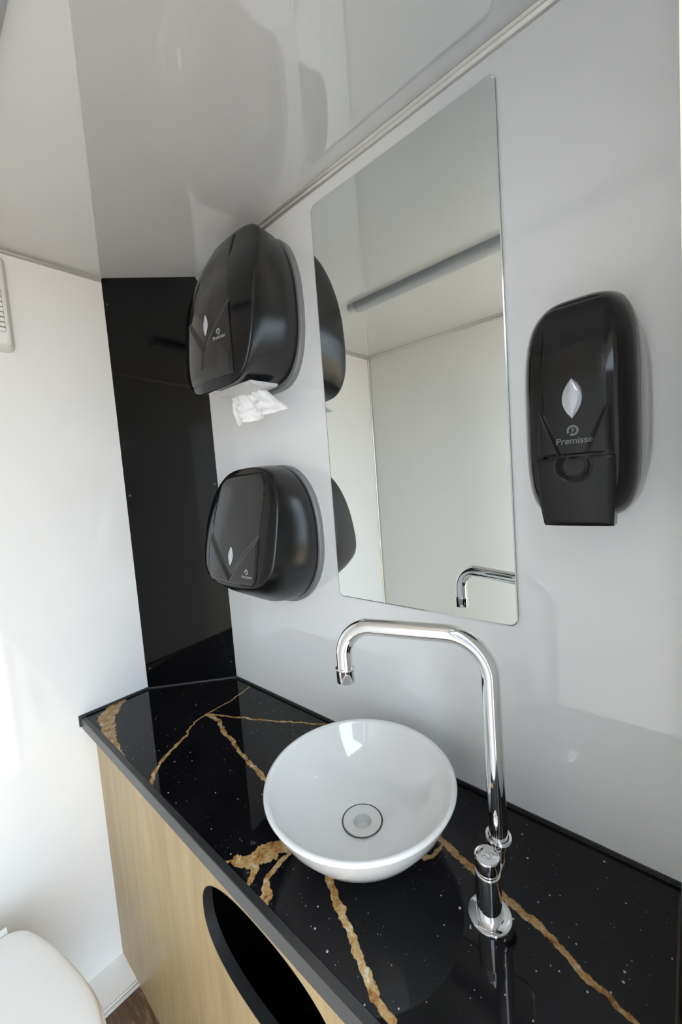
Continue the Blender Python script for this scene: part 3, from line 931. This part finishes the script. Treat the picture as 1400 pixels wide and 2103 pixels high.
# ------------------------------------------------------------------ hanging paper towel
def towel():
    bm = bmesh.new()
    nu, nv = 56, 44
    # corners in (x, y, z): top edge inside the chute, bottom edge torn
    TL = Vector((-0.104, -0.478, 1.7835)); TR = Vector((-0.085, -0.602, 1.7845))
    BL = Vector((-0.100, -0.484, 1.703)); BR = Vector((-0.088, -0.700, 1.722))
    G = []
    for j in range(nv+1):
        v = j/nv
        row = []
        for i in range(nu+1):
            u = i/nu
            top = TL.lerp(TR, u); bot = BL.lerp(BR, u)
            p = top.lerp(bot, v)
            p.z -= 0.002*math.sin(math.pi*u)*v
            ph = u*1.0
            fold = 0.009*math.sin(2*math.pi*(2.3*u+0.10)+0.9*v)*(0.5+0.5*v)
            fold += 0.0035*math.sin(2*math.pi*(5.1*u-0.7*v)+1.0)
            cr_ = noise.noise(Vector((u*5.0, v*3.4, 3.7)))
            fold += 0.014*abs(cr_)
            p.x += fold
            if j == nv: p.z += 0.0022*noise.noise(Vector((u*60, 0, 0)))
            row.append(bm.verts.new(p))
        G.append(row)
    for j in range(nv):
        for i in range(nu):
            bm.faces.new((G[j][i], G[j][i+1], G[j+1][i+1], G[j+1][i]))
    me = bpy.data.meshes.new('towel'); bm.to_mesh(me); bm.free()
    o = link('paper_towel', me, None, [M_PAPER], 80)
    tag(o, 'crumpled white paper sheet hanging from the upper dispenser', 'paper towel', (-0.09, -0.56, 1.715))
    s = o.modifiers.new('thickness', 'SOLIDIFY'); s.thickness = 0.0006
towel()

# ------------------------------------------------------------------ wall vent (only its right edge is in the frame)
ve = thing('wall_vent', 'white louvred plastic vent high on the back wall', 'vent', (-0.62, 0.0, 1.958))
VX0, VX1, VZ0, VZ1 = -0.770, -0.4815, 1.960, 2.222
def vent_housing():
    bm = bmesh.new()
    def loop(y, x0, x1, z0, z1, r):
        return [bm.verts.new((a, y, b)) for a, b in rrect(x0, x1, z0, z1, r, 5)]
    R = [loop(-0.0005, VX0, VX1, VZ0, VZ1, 0.016), loop(-0.012, VX0, VX1, VZ0, VZ1, 0.016), loop(-0.034, VX0+0.011, VX1-0.011, VZ0+0.010, VZ1-0.010, 0.012),
         loop(-0.037, VX0+0.016, VX1-0.016, VZ0+0.014, VZ1-0.014, 0.010), loop(-0.037, VX0+0.022, VX1-0.020, VZ0+0.046, VZ1-0.024, 0.003), loop(-0.026, VX0+0.022, VX1-0.020, VZ0+0.046, VZ1-0.024, 0.003)]
    n = len(R[0])
    for k, (A, B) in enumerate(zip(R, R[1:])):
        for i in range(n): bm.faces.new((A[i], A[(i+1) % n], B[(i+1) % n], B[i]))
    bm.faces.new(R[0])
    f = bm.faces.new(R[-1][::-1]); f.material_index = 1
    link('housing', bm_mesh(bm), ve, [M_VENT, M_VENTDARK], 30)
vent_housing()
zs = VZ0+0.0470
slat_me = None
for k in range(14):
    a = zs + k*0.01365
    if a+0.0115 > VZ1-0.024: break
    if slat_me is None:
        b_ = bmesh.new()
        yy = [(-0.0262, 0.0), (-0.0375, 0.0), (-0.0375, 0.009), (-0.034, 0.0113), (-0.0262, 0.0113)]
        L_ = [b_.verts.new((-0.145+0.0228-0.0036, y, z)) for y, z in yy]; R_ = [b_.verts.new((0.1175, y, z)) for y, z in yy]
        b_.faces.new(L_); b_.faces.new(R_[::-1])
        for i in range(5): b_.faces.new((L_[i], L_[(i+1) % 5], R_[(i+1) % 5], R_[i]))
        slat_me = bm_mesh(b_, 'slat')
        slat_me.materials.append(M_VENT)
    so = bpy.data.objects.new('slat', slat_me)
    COL.objects.link(so); so.parent = ve; so.location = (0.0, 0, a-1.958)

# ------------------------------------------------------------------ ceiling light (off), seen in the mirror
lt = thing('ceiling_light', 'unlit grey LED batten light under the ceiling, seen in the mirror', 'lamp', (-0.605, -0.90, H))
LX0, LX1, LY0, LY1 = -0.634, -0.575, -0.383, -1.41
def batten(name, y0, y1, m, k=1.0):
    pts = []
    for i in range(13):
        a = math.pi*i/12
        pts.append((((LX0+LX1)/2)-k*(LX1-LX0)/2*math.cos(a), H-0.010-k*0.020*math.sin(a)**0.8))
    pts = [((LX0+LX1)/2-k*(LX1-LX0)/2, H-0.0003)] + pts + [((LX0+LX1)/2+k*(LX1-LX0)/2, H-0.0003)]
    return prism(name, pts, 1, min(y0, y1), max(y0, y1), m, lt, 50)
batten('diffuser', LY0-0.030, LY1+0.03, M_LED, 0.97)
batten('end_cap', LY0, LY0-0.030, M_LEDCAP)
batten('end_cap', LY1, LY1+0.030, M_LEDCAP)

# ------------------------------------------------------------------ toilet
to = thing('toilet', 'white toilet with closed lid at lower left by the back wall', 'toilet', (-0.775, -0.34, 0.0))
TCX = -0.775
def egg(yb, yf, w, wb, n=80):
    """plan outline: narrow rounded back edge at yb, widest towards the rounded front yf"""
    tab = [(0.0, 0.0), (0.004, 0.42), (0.02, 0.545), (0.07, 0.665), (0.18, 0.775), (0.30, 0.862), (0.42, 0.930), (0.54, 0.985), (0.65, 1.0), (0.76, 0.965), (0.85, 0.875), (0.92, 0.74), (0.97, 0.53), (0.99, 0.33), (1.0, 0.0)]
    m = n//2
    half = []
    for i in range(m+1):
        t = (1-math.cos(math.pi*i/m))/2
        for (a, p), (b, q) in zip(tab, tab[1:]):
            if t <= b+1e-9:
                k = p+(q-p)*(t-a)/(b-a); break
        half.append((w*k, yb+(yf-yb)*t))
    sm = [half[0]] + [((half[i-1][0]+2*half[i][0]+half[i+1][0])/4, half[i][1]) for i in range(1, m)] + [half[-1]]
    return sm + [(-x, y) for x, y in sm[-2:0:-1]]
def loft(name, secs, m, parent, smooth=45, label=None, capb=True, capt=True):
    bm = bmesh.new()
    R = [[bm.verts.new((TCX+x, y, z)) for x, y in pts] for z, pts in secs]
    n = len(R[0])
    for A, B in zip(R, R[1:]):
        for i in range(n): bm.faces.new((A[i], A[(i+1) % n], B[(i+1) % n], B[i]))
    if capb: bm.faces.new(R[0][::-1])
    if capt: bm.faces.new(R[-1])
    return link(name, bm_mesh(bm), parent, [m], smooth, label)
loft('bowl', [(0.0, egg(-0.13, -0.50, 0.125, 0.11)), (0.10, egg(-0.13, -0.50, 0.120, 0.11)), (0.22, egg(-0.11, -0.53, 0.135, 0.12)), (0.32, egg(-0.09, -0.57, 0.168, 0.14)), (0.380, egg(-0.08, -0.635, 0.190, 0.15)), (0.396, egg(-0.08, -0.642, 0.193, 0.15))], M_CERAMIC, to)
loft('seat_ring', [(0.396, egg(-0.115, -0.650, 0.200, 0.135)), (0.400, egg(-0.112, -0.656, 0.206, 0.138)), (0.412, egg(-0.112, -0.656, 0.206, 0.138)), (0.416, egg(-0.116, -0.652, 0.202, 0.135))], M_SEAT2, to, label='ivory toilet seat under the lid')
def lid():
    secs = []
    for z, k in ((0.417, 0.985), (0.420, 0.998), (0.428, 1.0), (0.434, 0.99), (0.438, 0.965), (0.4405, 0.92), (0.4425, 0.80), (0.444, 0.6), (0.445, 0.35), (0.4453, 0.12)):
        base = egg(-0.112, -0.648, 0.2005, 0.138)
        cy = -0.38
        secs.append((z, [(x*k, cy+(y-cy)*k) for x, y in base]))
    loft('lid', secs, M_SEAT, to)
lid()
for sx_ in (-0.075, 0.075):
    c = Vector((TCX+sx_, -0.100, 0.422))
    link('hinge', bm_mesh(tube_bm([c+Vector((-0.022, 0, 0)), c+Vector((0.022, 0, 0))], 0.0125, 24)), to, [M_SEAT], 40)

print('scene built')
